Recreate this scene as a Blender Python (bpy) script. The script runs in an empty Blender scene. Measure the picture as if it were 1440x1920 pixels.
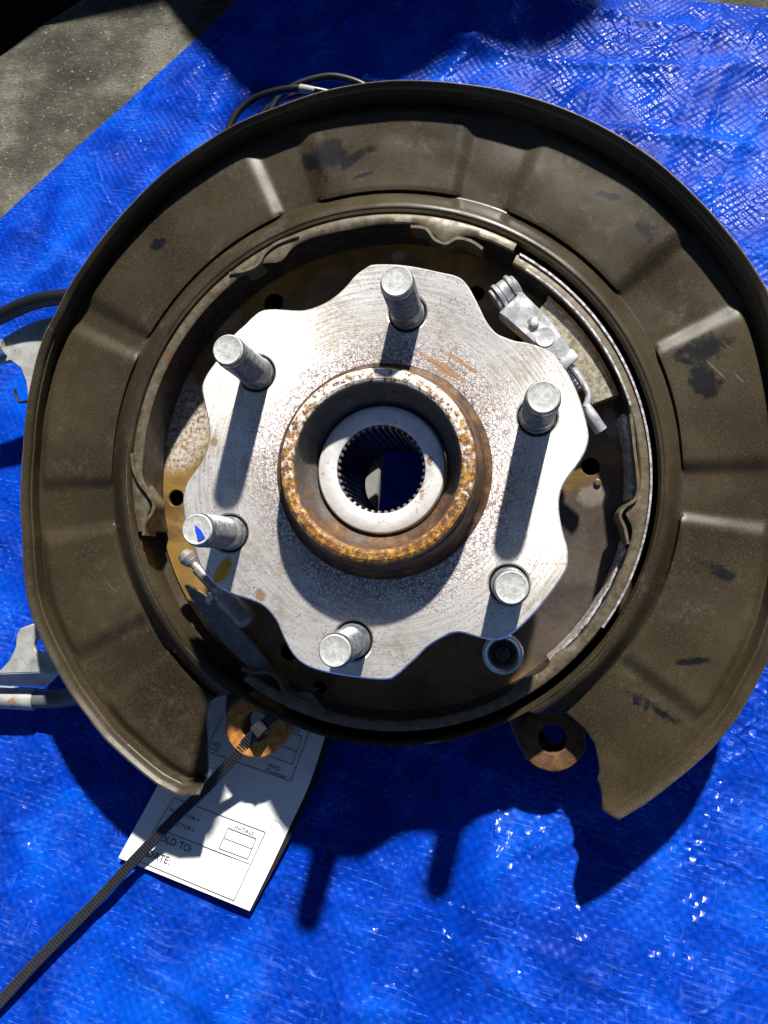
import bpy, bmesh, math, random
from mathutils import Vector, Matrix, noise as mn

# ------------------------------------------------------------------ scene, camera, light
scene = bpy.context.scene
COL = scene.collection
random.seed(7)
MM = 0.001
PI = math.pi
F = 1400.0                                   # focal length in photo pixels (1440 x 1920)

def nrm(v): return Vector(v).normalized()
G = nrm((0.1527, 0.3343, 1.0))                 # straight down, seen from the camera (x right, y down, z forward)
H = 419.7                                    # camera height over the ground, mm
A = nrm(((922-720)/F, (1055-960)/F, 1.0))    # hub axis, pointing away from the camera
SUN = nrm((-0.22, 1.68, 1.0))              # direction in which the sunlight travels

def ray(u, v): return Vector(((u-720)/F, (v-960)/F, 1.0))

up_c = -G
yw_c = (Vector((0, -1, 0)) - up_c * up_c.dot(Vector((0, -1, 0)))).normalized()
xw_c = yw_c.cross(up_c)
# camera axes are left-handed in (right, down, forward) only by naming: check the sense
if xw_c.x < 0: xw_c = -xw_c
ORG = G * H + (-yw_c) * 0 + xw_c * 0         # world origin: the ground straight below the camera
def to_world(c):                             # camera mm -> world metres
    d = c - ORG
    return Vector((d.dot(xw_c), d.dot(yw_c), d.dot(up_c))) * MM
def dir_world(c): return Vector((c.dot(xw_c), c.dot(yw_c), c.dot(up_c)))

cam_d = bpy.data.cameras.new('camera'); cam = bpy.data.objects.new('camera', cam_d); COL.objects.link(cam)
cam_d.sensor_fit = 'VERTICAL'; cam_d.sensor_height = 36.0; cam_d.sensor_width = 27.0
cam_d.lens = F / 1920 * 36.0
cam_d.clip_start = 0.005; cam_d.clip_end = 100
cx, cy, cz = dir_world(Vector((1, 0, 0))), dir_world(Vector((0, -1, 0))), dir_world(Vector((0, 0, -1)))
R = Matrix((cx, cy, cz)).transposed().to_4x4()
cam.matrix_world = Matrix.Translation(to_world(Vector((0, 0, 0)))) @ R
scene.camera = cam

world = bpy.data.worlds.new('World'); scene.world = world; world.use_nodes = True
wn = world.node_tree; wn.nodes.clear()
sky = wn.nodes.new('ShaderNodeTexSky'); sky.sky_type = 'NISHITA'; sky.sun_disc = False
bg = wn.nodes.new('ShaderNodeBackground'); bg.inputs['Strength'].default_value = 0.05
wo = wn.nodes.new('ShaderNodeOutputWorld')
wn.links.new(sky.outputs[0], bg.inputs[0]); wn.links.new(bg.outputs[0], wo.inputs[0])
sd = -dir_world(SUN)                          # towards the sun
sky.altitude = 2500.0; sky.air_density = 0.6; sky.dust_density = 0.7
sky.sun_elevation = math.asin(sd.z); sky.sun_rotation = math.atan2(sd.x, sd.y)
sl = bpy.data.lights.new('sun', 'SUN'); sl.energy = 5.0; sl.angle = math.radians(2.0); sl.color = (1.0, 0.95, 0.87)
so = bpy.data.objects.new('sun', sl); COL.objects.link(so)
so.rotation_mode = 'QUATERNION'; so.rotation_quaternion = sd.to_track_quat('Z', 'Y')
so.location = sd * 2
scene.view_settings.view_transform = 'Standard'; scene.view_settings.look = 'None'
scene.view_settings.exposure = 0.9; scene.view_settings.gamma = 1.0
scene.view_settings.use_curve_mapping = False

# ------------------------------------------------------------------ hub frame (x right, y up, z to the camera), mm
O = ray(717, 882) * 326.0
hz = -A
hx = (Vector((1, 0, 0)) - hz * hz.x).normalized()
hy = hz.cross(hx)
if hy.y > 0: hy = -hy                        # camera y points down
def hp(u, v, h=0.0):
    """where the line of sight through photo point (u, v) meets the plane h mm over the hub face"""
    r = ray(u, v); p = r * ((A.dot(O) - h) / A.dot(r)) - O
    return Vector((p.dot(hx), p.dot(hy)))
def hp3(u, v, h): q = hp(u, v, h); return Vector((q.x, q.y, h))
def gp(u, v, h=0.0):
    """the same for a plane h mm over the ground, world mm"""
    r = ray(u, v); return to_world(r * ((H - h) / G.dot(r))) / MM
HUBM = Matrix((dir_world(hx), dir_world(hy), dir_world(hz))).transposed().to_4x4()
HUBM.translation = to_world(O)

# ------------------------------------------------------------------ material helpers
class Mat:
    def __init__(s, name):
        s.m = bpy.data.materials.new(name); s.m.use_nodes = True
        s.t = s.m.node_tree; s.b = s.t.nodes['Principled BSDF']
        s.co = s.t.nodes.new('ShaderNodeTexCoord').outputs['Object']
    def n(s, ty, **kw):
        x = s.t.nodes.new(ty)
        for k, v in kw.items(): setattr(x, k, v)
        return x
    def put(s, sock, v):
        if isinstance(v, bpy.types.NodeSocket): s.t.links.new(v, sock)
        elif isinstance(v, (tuple, list)) and len(v) == 3 and sock.type == 'RGBA': sock.default_value = (*v, 1)
        else: sock.default_value = v
    def math(s, op, a, b=0.0, c=None, clamp=False):
        x = s.n('ShaderNodeMath', operation=op, use_clamp=clamp)
        s.put(x.inputs[0], a); s.put(x.inputs[1], b)
        if c is not None: s.put(x.inputs[2], c)
        return x.outputs[0]
    def sep(s, v=None):
        x = s.n('ShaderNodeSeparateXYZ'); s.put(x.inputs[0], s.co if v is None else v); return x.outputs
    def comb(s, a, b, c=0.0):
        x = s.n('ShaderNodeCombineXYZ')
        for i, q in enumerate((a, b, c)): s.put(x.inputs[i], q)
        return x.outputs[0]
    def noise(s, scale, detail=4.0, rough=0.55, vec=None, dist=0.0):
        x = s.n('ShaderNodeTexNoise'); s.put(x.inputs['Vector'], s.co if vec is None else vec)
        x.inputs['Scale'].default_value = scale; x.inputs['Detail'].default_value = detail
        x.inputs['Roughness'].default_value = rough; x.inputs['Distortion'].default_value = dist
        return x.outputs['Fac']
    def voro(s, scale, vec=None, feature='F1', out='Distance'):
        x = s.n('ShaderNodeTexVoronoi', feature=feature); s.put(x.inputs['Vector'], s.co if vec is None else vec)
        x.inputs['Scale'].default_value = scale; return x.outputs[out]
    def mapr(s, v, a, b, c=0.0, d=1.0, smooth=True):
        x = s.n('ShaderNodeMapRange'); x.interpolation_type = 'SMOOTHSTEP' if smooth else 'LINEAR'
        for i, q in enumerate((v, a, b, c, d)): s.put(x.inputs[i], q)
        return x.outputs[0]
    def mix(s, f, a, b):
        x = s.n('ShaderNodeMix', data_type='RGBA'); s.put(x.inputs[0], f); s.put(x.inputs[6], a); s.put(x.inputs[7], b)
        return x.outputs[2]
    def ramp(s, f, stops):
        x = s.n('ShaderNodeValToRGB'); s.put(x.inputs[0], f); e = x.color_ramp.elements
        while len(e) < len(stops): e.new(0.5)
        for q, (p, c) in zip(e, stops): q.position = p; q.color = (*c, 1)
        return x.outputs[0]
    def bump(s, h, strength=0.5, dist=0.0005, normal=None):
        x = s.n('ShaderNodeBump'); x.inputs['Strength'].default_value = strength
        x.inputs['Distance'].default_value = dist; s.put(x.inputs['Height'], h)
        if normal is not None: s.put(x.inputs['Normal'], normal)
        return x.outputs[0]
    def polar(s):
        x, y, z = s.sep()
        r = s.math('SQRT', s.math('ADD', s.math('MULTIPLY', x, x), s.math('MULTIPLY', y, y)))
        return x, y, z, r
    def spot(s, px, py, sx, sy, rot, wob=0.35, nscale=160):
        """ragged elliptical stain at (px, py) metres with half sizes sx, sy"""
        x, y, z = s.sep(); c, q = math.cos(rot), math.sin(rot)
        dx = s.math('SUBTRACT', x, px); dy = s.math('SUBTRACT', y, py)
        a = s.math('DIVIDE', s.math('ADD', s.math('MULTIPLY', dx, c), s.math('MULTIPLY', dy, q)), sx)
        b = s.math('DIVIDE', s.math('SUBTRACT', s.math('MULTIPLY', dy, c), s.math('MULTIPLY', dx, q)), sy)
        d = s.math('SQRT', s.math('ADD', s.math('MULTIPLY', a, a), s.math('MULTIPLY', b, b)))
        d = s.math('ADD', d, s.math('MULTIPLY', s.math('SUBTRACT', s.noise(nscale, 5, 0.7), 0.5), wob * 4))
        return s.mapr(d, 0.6, 1.15, 1.0, 0.0)
    def fin(s, color, rough=0.5, metal=0.0, normal=None, spec=None, **kw):
        s.put(s.b.inputs['Base Color'], color); s.put(s.b.inputs['Roughness'], rough); s.put(s.b.inputs['Metallic'], metal)
        if normal is not None: s.put(s.b.inputs['Normal'], normal)
        if spec is not None: s.put(s.b.inputs['Specular IOR Level'], spec)
        for k, v in kw.items(): s.put(s.b.inputs[k], v)
        return s.m

def m_tarp():
    s = Mat('blue_tarp'); x, y, z = s.sep()
    a = math.radians(-13); p = 1 / 0.0030
    u = s.math('MULTIPLY', s.math('ADD', s.math('MULTIPLY', x, math.cos(a)), s.math('MULTIPLY', y, math.sin(a))), p)
    v = s.math('MULTIPLY', s.math('SUBTRACT', s.math('MULTIPLY', y, math.cos(a)), s.math('MULTIPLY', x, math.sin(a))), p)
    wob = s.math('MULTIPLY', s.math('SUBTRACT', s.noise(60, 2), 0.5), 1.2)
    u = s.math('ADD', u, wob); v = s.math('ADD', v, wob)
    su = s.math('SINE', s.math('MULTIPLY', u, PI)); sv = s.math('SINE', s.math('MULTIPLY', v, PI))
    weave = s.math('MULTIPLY', su, sv)
    seam = s.math('MAXIMUM', s.math('POWER', s.math('SUBTRACT', 1.0, s.math('ABSOLUTE', su)), 6.0), s.math('POWER', s.math('SUBTRACT', 1.0, s.math('ABSOLUTE', sv)), 6.0))
    cell = s.comb(s.math('FLOOR', u), s.math('FLOOR', v))
    wnz = s.n('ShaderNodeTexWhiteNoise', noise_dimensions='2D'); s.put(wnz.inputs['Vector'], cell)
    rc = s.sep(wnz.outputs['Color'])
    fu = s.math('SUBTRACT', s.math('FRACT', u), 0.5); fv = s.math('SUBTRACT', s.math('FRACT', v), 0.5)
    tilt = s.math('ADD', s.math('MULTIPLY', fu, s.math('SUBTRACT', rc[0], 0.5)), s.math('MULTIPLY', fv, s.math('SUBTRACT', rc[1], 0.5)))
    wr = s.noise(240, 6, 0.65, vec=s.comb(s.math('MULTIPLY', x, 0.55), s.math('MULTIPLY', y, 1.6), 0.0), dist=1.2)
    wr2 = s.noise(48, 2, 0.5, dist=0.6)
    gcl = s.math('ADD', s.mapr(s.noise(15, 4, 0.6), 0.50, 0.68, 0.0, 0.35), s.mapr(s.noise(80, 3, 0.6), 0.48, 0.72, 0.0, 0.28))
    gm = s.mapr(s.math('ADD', rc[2], gcl), 1.10, 1.14)
    gl = s.math('ADD', s.math('MULTIPLY', fv, s.math('ADD', 1.4, s.math('MULTIPLY', rc[1], 2.6))), s.math('MULTIPLY', fu, s.math('MULTIPLY', s.math('SUBTRACT', rc[0], 0.5), 2.0)))
    gl = s.math('MULTIPLY', gm, s.math('MULTIPLY', gl, -1.0))
    hgt = s.math('ADD', s.math('ADD', s.math('MULTIPLY', weave, 0.42), s.math('MULTIPLY', tilt, 0.62)),
                 s.math('ADD', s.math('MULTIPLY', wr, 0.22), s.math('MULTIPLY', wr2, 0.9)))
    hgt = s.math('SUBTRACT', hgt, s.math('MULTIPLY', seam, 0.05))
    hgt = s.math('ADD', hgt, gl)
    wv = s.n('ShaderNodeVectorMath', operation='ADD'); dn = s.n('ShaderNodeTexNoise'); s.put(dn.inputs['Vector'], s.co); dn.inputs['Scale'].default_value = 9.0; dn.inputs['Detail'].default_value = 5.0
    dv = s.n('ShaderNodeVectorMath', operation='SCALE'); s.put(dv.inputs[0], dn.outputs['Color']); dv.inputs['Scale'].default_value = 0.09
    s.put(wv.inputs[0], s.co); s.put(wv.inputs[1], dv.outputs[0])
    ce = s.voro(7.5, vec=wv.outputs[0], feature='DISTANCE_TO_EDGE'); ce2 = s.voro(17.0, vec=wv.outputs[0], feature='DISTANCE_TO_EDGE')
    crs = s.math('ADD', s.mapr(ce, 0.0, 0.022, 1.0, 0.0), s.math('MULTIPLY', s.mapr(ce2, 0.0, 0.03, 1.0, 0.0), s.mapr(s.noise(11, 3), 0.45, 0.6)))
    hgt = s.math('ADD', hgt, s.math('MULTIPLY', crs, 1.1))
    nb = s.bump(hgt, 0.62, 0.0007)
    base = s.ramp(s.noise(20, 7, 0.66, dist=0.5), [(0.28, (0.0003, 0.010, 0.15)), (0.5, (0.0006, 0.031, 0.33)), (0.72, (0.0015, 0.080, 0.54))])
    base = s.mix(s.math('MULTIPLY', s.math('MULTIPLY', seam, 0.45), s.mapr(s.noise(55, 3), 0.35, 0.65)), base, (0.0005, 0.010, 0.18))
    base = s.mix(s.math('MULTIPLY', s.mapr(rc[2], 0.3, 1.0, smooth=False), 0.13), base, (0.004, 0.085, 0.62))
    # worn, whitish scuffs along the tapes of the weave
    sc = s.mapr(s.noise(1.0, 4, 0.65, vec=s.comb(s.math('MULTIPLY', u, 0.22), s.math('MULTIPLY', v, 1.5), 0.0), dist=0.5), 0.48, 0.74)
    sc2 = s.mapr(s.noise(1.0, 4, 0.65, vec=s.comb(s.math('MULTIPLY', u, 1.5), s.math('MULTIPLY', v, 0.25), 4.0), dist=0.5), 0.52, 0.78)
    wear = s.math('MULTIPLY', s.math('MAXIMUM', sc, sc2), s.mapr(s.noise(24, 5, 0.6), 0.40, 0.66))
    base = s.mix(s.math('MULTIPLY', wear, 0.34), base, (0.10, 0.22, 0.70))
    fvv = s.math('FRACT', v); fuu = s.math('FRACT', u)
    dash = s.math('MULTIPLY', s.mapr(fvv, 0.02, 0.10), s.mapr(fvv, 0.16, 0.26, 1.0, 0.0))
    dash = s.math('MULTIPLY', s.math('MULTIPLY', dash, s.mapr(rc[1], 0.45, 0.8, smooth=False)), s.math('MULTIPLY', s.mapr(fuu, 0.1, 0.3), s.mapr(s.noise(40, 4), 0.38, 0.6)))
    base = s.mix(s.math('MULTIPLY', dash, 0.38), base, (0.13, 0.27, 0.75))  # short highlights on the tape edges, painted into the base colour
    dirt = s.mapr(s.noise(130, 6, 0.7), 0.68, 0.76)
    base = s.mix(s.math('MULTIPLY', dirt, 0.35), base, (0.03, 0.035, 0.06))
    rgh = s.mapr(s.noise(34, 4, 0.6), 0.36, 0.64, 0.20, 0.46)
    rgh = s.math('ADD', s.math('MULTIPLY', rgh, s.math('SUBTRACT', 1.0, gm)), s.math('MULTIPLY', gm, 0.24))
    return s.fin(base, rgh, 0.0, nb, s.math('ADD', 0.06, s.math('MULTIPLY', gm, 0.16)))

def m_concrete():
    s = Mat('concrete')
    c = s.ramp(s.noise(16, 9, 0.68), [(0.36, (0.028, 0.027, 0.020)), (0.5, (0.075, 0.074, 0.056)), (0.62, (0.165, 0.162, 0.130))])
    st = s.mapr(s.noise(55, 6, 0.7), 0.6, 0.72); c = s.mix(s.math('MULTIPLY', st, 0.6), c, (0.07, 0.065, 0.05))
    sp = s.mapr(s.noise(330, 5, 0.75), 0.52, 0.62); c = s.mix(s.math('MULTIPLY', sp, 0.75), c, (0.06, 0.058, 0.042))
    s2 = s.mapr(s.noise(250, 5, 0.75, vec=s.comb(*s.sep()[:2], 3.0)), 0.58, 0.68); c = s.mix(s.math('MULTIPLY', s2, 0.6), c, (0.50, 0.49, 0.42))
    hb = s.math('ADD', s.noise(420, 6, 0.7), s.math('MULTIPLY', s.noise(40, 5), 1.5))
    return s.fin(c, 0.9, 0, s.bump(hb, 1.0, 0.0025), 0.3)

def m_shield():
    s = Mat('brown_shield_paint'); x, y, z, r = s.polar()
    c = s.ramp(s.noise(14, 6, 0.6), [(0.32, (0.018, 0.0128, 0.0062)), (0.5, (0.033, 0.0250, 0.0128)), (0.70, (0.056, 0.0445, 0.025))])
    c = s.mix(s.math('MULTIPLY', s.mapr(s.noise(9, 4), 0.45, 0.65), 0.6), c, (0.027, 0.017, 0.010))
    fl = s.mapr(s.noise(1900, 2, 0.6), 0.52, 0.75); c = s.mix(s.math('MULTIPLY', fl, 0.40), c, (0.16, 0.15, 0.11))
    fd = s.mapr(s.noise(1500, 3, 0.6), 0.54, 0.72); c = s.mix(s.math('MULTIPLY', fd, 0.7), c, (0.014, 0.011, 0.006))
    for (u, v, a, b, ro) in ((612, 300, 12, 10, 0.2), (665, 300, 14, 3, 0.5), (680, 330, 6, 1.5, 0.3), (298, 460, 5, 3, 0.4), (1217, 435, 5, 6, 0.3), (1142, 370, 6, 2, -0.3),
                             (1325, 655, 13, 6, 0.25), (1320, 720, 8, 9, 0.8), (1350, 1070, 10, 3, -0.5), (1225, 1330, 14, 3, -0.55), (1300, 1240, 9, 2, 0.1), (860, 235, 3, 4, 0.4)):
        q = hp(u, v, -46) * MM
        c = s.mix(s.math('MULTIPLY', s.spot(q.x, q.y, a * MM, b * MM, ro, 0.75, 120), 0.92), c, (0.004, 0.0045, 0.007))
    scr = s.mapr(s.noise(300, 3, 0.6, vec=s.comb(s.math('MULTIPLY', x, 0.12), y, s.math('MULTIPLY', z, 0.3)), dist=0.4), 0.70, 0.76)
    c = s.mix(s.math('MULTIPLY', scr, s.mapr(s.noise(12, 2), 0.5, 0.66, 0, 0.7)), c, (0.03, 0.026, 0.02))
    dust = s.math('MULTIPLY', s.mapr(s.noise(34, 7, 0.72), 0.52, 0.70), s.mapr(s.noise(240, 4, 0.7), 0.35, 0.65))
    c = s.mix(s.math('MULTIPLY', dust, 0.42), c, (0.090, 0.077, 0.050))
    sc2 = s.mapr(s.noise(340, 3, 0.55, vec=s.comb(s.math('ADD', x, s.math('MULTIPLY', y, 0.9)), s.math('MULTIPLY', s.math('SUBTRACT', y, x), 0.07), 0.0), dist=0.3), 0.715, 0.745)
    c = s.mix(s.math('MULTIPLY', sc2, s.mapr(s.noise(16, 2), 0.48, 0.60, 0, 0.6)), c, (0.20, 0.18, 0.13))
    chip = s.mapr(s.noise(120, 6, 0.75), 0.715, 0.73); c = s.mix(s.math('MULTIPLY', chip, 0.8), c, (0.13, 0.065, 0.03))
    rb = s.math('ADD', s.mapr(s.noise(30, 5), 0.3, 0.7, 0.30, 0.44), s.math('MULTIPLY', dust, 0.2))
    hb = s.math('ADD', s.math('MULTIPLY', s.noise(1400, 3), 0.35), s.math('MULTIPLY', s.noise(26, 3), 3.0))
    return s.fin(c, rb, 0.0, s.bump(hb, 0.3, 0.0003), 0.26)

def m_flange():
    s = Mat('machined_steel'); x, y, z, r = s.polar()
    ringv = s.comb(s.math('MULTIPLY', r, 1500.0), s.math('MULTIPLY', x, 55.0), s.math('MULTIPLY', y, 55.0))
    ring = s.noise(1.0, 4, 0.7, vec=ringv)
    ring2 = s.noise(1.0, 2, 0.6, vec=s.comb(s.math('MULTIPLY', r, 520.0), s.math('MULTIPLY', x, 30.0), s.math('MULTIPLY', y, 30.0)))
    c = s.mix(s.mapr(ring, 0.30, 0.56), (0.76, 0.71, 0.63), (0.99, 0.97, 0.93))
    c = s.mix(s.mapr(s.noise(26, 3), 0.5, 0.7, 0, 0.45), c, (0.80, 0.70, 0.52))
    # crackled oxide near the barrel, thinning outwards
    crk = s.mapr(s.voro(620, feature='DISTANCE_TO_EDGE', vec=s.comb(x, y, 0.0)), 0.0, 0.16, 1.0, 0.0)
    crk2 = s.mapr(s.noise(520, 5, 0.7), 0.50, 0.60)
    near = s.mapr(s.math('ADD', r, s.math('MULTIPLY', s.math('SUBTRACT', s.noise(70, 4), 0.5), 0.03)), 0.047, 0.074, 1.0, 0.0)
    ox = s.mix(s.noise(180, 4), (0.17, 0.09, 0.055), (0.20, 0.18, 0.30))
    c = s.mix(s.math('MULTIPLY', near, s.math('MAXIMUM', crk, crk2)), c, ox)
    vnear = s.mapr(s.math('ADD', r, s.math('MULTIPLY', s.math('SUBTRACT', s.noise(90, 4), 0.5), 0.012)), 0.0435, 0.0475, 1.0, 0.0)
    c = s.mix(s.math('MULTIPLY', vnear, 0.7), c, (0.12, 0.055, 0.03))
    pit = s.mapr(s.math('ADD', s.noise(950, 3, 0.6, vec=s.comb(x, y, 0.0)), s.math('MULTIPLY', s.noise(45, 4), 0.25)), 0.70, 0.80)
    c = s.mix(s.math('MULTIPLY', pit, 0.7), c, (0.16, 0.13, 0.10))
    for (u, v, a, b, ro) in ((400, 828, 2.6, 2.8, 0), (488, 1118, 2.2, 3, 0.5), (830, 690, 12, 2.0, -0.6), (865, 680, 9, 1.2, -0.6)):
        q = hp(u, v, 0) * MM
        c = s.mix(s.math('MULTIPLY', s.spot(q.x, q.y, a * MM, b * MM, ro, 0.6), 0.75), c, (0.50, 0.24, 0.06))
    rr = s.math('ADD', s.mapr(ring, 0.3, 0.7, 0.42, 0.58), s.math('MULTIPLY', near, 0.18))
    met = s.math('SUBTRACT', 0.66, s.math('MULTIPLY', s.math('MULTIPLY', near, s.math('MAXIMUM', crk, crk2)), 0.3))
    hb = s.math('ADD', s.math('MULTIPLY', ring, 0.5), s.math('ADD', s.math('MULTIPLY', ring2, 0.5), s.math('MULTIPLY', s.math('MULTIPLY', crk, near), -0.8)))
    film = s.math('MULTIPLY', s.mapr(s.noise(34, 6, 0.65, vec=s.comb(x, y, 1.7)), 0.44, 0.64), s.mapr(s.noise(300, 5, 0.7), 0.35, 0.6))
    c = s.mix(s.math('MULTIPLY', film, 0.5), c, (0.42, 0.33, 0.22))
    tg = s.n('ShaderNodeTangent', direction_type='RADIAL', axis='Z')
    return s.fin(c, rr, met, s.bump(hb, 0.30, 0.0003), Anisotropic=0.8, Tangent=tg.outputs[0])

def m_barrel():
    s = Mat('rusty_pilot_barrel'); x, y, z, r = s.polar()
    rust = s.ramp(s.noise(120, 7, 0.7), [(0.32, (0.018, 0.010, 0.006)), (0.48, (0.060, 0.027, 0.010)), (0.60, (0.13, 0.058, 0.018)), (0.74, (0.24, 0.12, 0.035))])
    steel = s.mix(s.noise(500, 4, 0.7), (0.045, 0.040, 0.038), (0.20, 0.185, 0.175))
    rim = s.math('MULTIPLY', s.mapr(r, 0.0346, 0.0354), s.mapr(z, 0.0160, 0.0168))
    rim = s.math('MULTIPLY', rim, s.mapr(r, 0.0414, 0.0406))
    yel = s.mix(s.mapr(s.math('ADD', s.noise(260, 5, 0.7), s.math('MULTIPLY', y, 4.0)), 0.46, 0.66), s.mix(s.mapr(s.noise(380, 6, 0.75), 0.40, 0.62), (0.11, 0.040, 0.010), (0.50, 0.25, 0.03)), (0.80, 0.74, 0.68))
    yel = s.mix(s.mapr(s.noise(420, 4, 0.75), 0.50, 0.60), yel, (0.10, 0.042, 0.014))
    inside = s.mapr(r, 0.0344, 0.0352, 1.0, 0.0)
    c = s.mix(rim, rust, yel)
    isp = s.math('MULTIPLY', inside, s.mapr(s.math('ADD', s.math('MULTIPLY', s.noise(60, 5), 1.0), s.math('MULTIPLY', y, -9.0)), 0.50, 0.72, 1.0, 0.10))
    c = s.mix(isp, c, steel)
    return s.fin(c, s.mapr(s.noise(200, 4), 0.3, 0.7, 0.45, 0.8), s.math('MULTIPLY', isp, 0.5), s.bump(s.noise(500, 6, 0.7), 0.7, 0.0005))

def m_metal(name, lo, hi, rough=0.4, metal=0.8, scale=300, rust=0.0, bump=0.3, rustc=(0.28, 0.12, 0.03)):
    s = Mat(name)
    c = s.mix(s.mapr(s.noise(scale, 5, 0.65), 0.32, 0.68), lo, hi)
    sp = s.mapr(s.noise(scale * 2.3, 3, 0.6), 0.60, 0.70); c = s.mix(s.math('MULTIPLY', sp, 0.5), c, tuple(q * 0.3 for q in lo))
    met = metal
    if rust:
        k = s.mapr(s.noise(scale * 0.45, 5, 0.7), 0.62 - rust * 0.25, 0.72 - rust * 0.2)
        c = s.mix(k, c, s.mix(s.noise(scale * 2), rustc, tuple(q * 0.4 for q in rustc)))
        met = s.math('MULTIPLY', s.math('SUBTRACT', 1.0, k), metal)
    return s.fin(c, s.mapr(s.noise(scale * 0.7, 3), 0.3, 0.7, rough - 0.08, rough + 0.12), met, s.bump(s.noise(scale * 2, 5, 0.65), bump, 0.0004))

def m_stud():
    s = Mat('zinc_stud'); x, y, z, r = s.polar()
    c = s.mix(s.mapr(s.noise(420, 5, 0.65), 0.32, 0.68), (0.08, 0.092, 0.108), (0.24, 0.255, 0.275))
    groove = s.math('MULTIPLY', s.mapr(r, 0.00625, 0.00685, 1.0, 0.0), s.mapr(z, 0.0095, 0.0100))
    c = s.mix(s.math('MULTIPLY', groove, 0.85), c, (0.022, 0.019, 0.016))
    gr = s.mapr(s.noise(110, 5, 0.7), 0.52, 0.66); c = s.mix(s.math('MULTIPLY', gr, 0.45), c, (0.07, 0.045, 0.028))
    return s.fin(c, 0.4, 0.4, s.bump(s.noise(900, 4, 0.6), 0.25, 0.0003))

def m_backing():
    s = Mat('amber_backing_plate'); x, y, z, r = s.polar()
    n1 = s.noise(24, 6, 0.65, dist=0.8)
    c = s.ramp(n1, [(0.28, (0.060, 0.035, 0.013)), (0.45, (0.135, 0.080, 0.024)), (0.58, (0.24, 0.145, 0.038)), (0.72, (0.19, 0.142, 0.085))])
    # greyish dusty bloom on the left and bare worn steel at lower right
    q = hp(330, 790, -64) * MM
    c = s.mix(s.math('MULTIPLY', s.spot(q.x, q.y, 0.022, 0.030, 0.2, 0.25, 60), s.mapr(s.noise(420, 5, 0.7), 0.36, 0.58)), c, (0.50, 0.46, 0.42))
    q = hp(1085, 1100, -64) * MM
    bare = s.spot(q.x, q.y, 0.036, 0.058, -0.5, 0.25, 60)
    c = s.mix(s.math('MULTIPLY', bare, 0.85), c, s.mix(s.noise(500, 4), (0.07, 0.06, 0.055), (0.15, 0.13, 0.12)))
    for (u, v, a, b, ro) in ((748, 480, 4, 3, 0), (425, 600, 9, 6, 0.5), (1110, 930, 8, 6, 0.3), (1145, 790, 4, 9, 0.1)):
        q = hp(u, v, -64) * MM
        c = s.mix(s.math('MULTIPLY', s.spot(q.x, q.y, a * MM, b * MM, ro), 0.5), c, (0.42, 0.36, 0.30))
    q = hp(1150, 735, -64) * MM
    c = s.mix(s.spot(q.x, q.y, 0.005, 0.006, 0), c, (0.50, 0.18, 0.02))
    sp = s.mapr(s.noise(640, 4, 0.7), 0.58, 0.70); c = s.mix(s.math('MULTIPLY', sp, 0.5), c, (0.03, 0.018, 0.008))
    return s.fin(c, s.mapr(s.noise(50, 4), 0.3, 0.7, 0.25, 0.5), s.math('MULTIPLY', bare, 0.6), s.bump(s.noise(260, 6, 0.65), 0.35, 0.0005), 0.6)

def m_plain(name, c, rough=0.5, metal=0.0, spec=0.5, var=0.25, scale=200, bump=0.2):
    s = Mat(name)
    col = s.mix(s.noise(scale, 4, 0.6), tuple(q * (1 - var) for q in c), tuple(min(1, q * (1 + var)) for q in c))
    return s.fin(col, rough, metal, s.bump(s.noise(scale * 2, 4), bump, 0.0003), spec)

def m_paper():
    s = Mat('tag_paper'); x, y, z = s.sep()
    c = s.mix(s.mapr(s.noise(30, 4), 0.4, 0.7), (0.80, 0.81, 0.80), (0.74, 0.75, 0.75))
    sp = s.mapr(s.noise(500, 3, 0.6), 0.71, 0.75); c = s.mix(s.math('MULTIPLY', sp, 0.8), c, (0.10, 0.10, 0.12))
    ln = s.mapr(s.noise(170, 2, 0.5, vec=s.comb(s.math('MULTIPLY', x, 0.5), y, 0.0), dist=2.0), 0.735, 0.75); c = s.mix(s.math('MULTIPLY', ln, 0.5), c, (0.2, 0.2, 0.22))
    sm = s.mapr(s.noise(60, 6, 0.7), 0.58, 0.70); c = s.mix(s.math('MULTIPLY', sm, 0.30), c, (0.42, 0.40, 0.36))
    cr = s.mapr(s.math('ABSOLUTE', s.math('SUBTRACT', s.noise(22, 2, 0.4), 0.5)), 0.0, 0.012, 1.0, 0.0)
    c = s.mix(s.math('MULTIPLY', cr, 0.18), c, (0.35, 0.35, 0.36))
    return s.fin(c, 0.45, 0, s.bump(s.math('ADD', s.noise(90, 4), s.math('MULTIPLY', cr, -0.4)), 0.5, 0.0010), 0.4)

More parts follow.
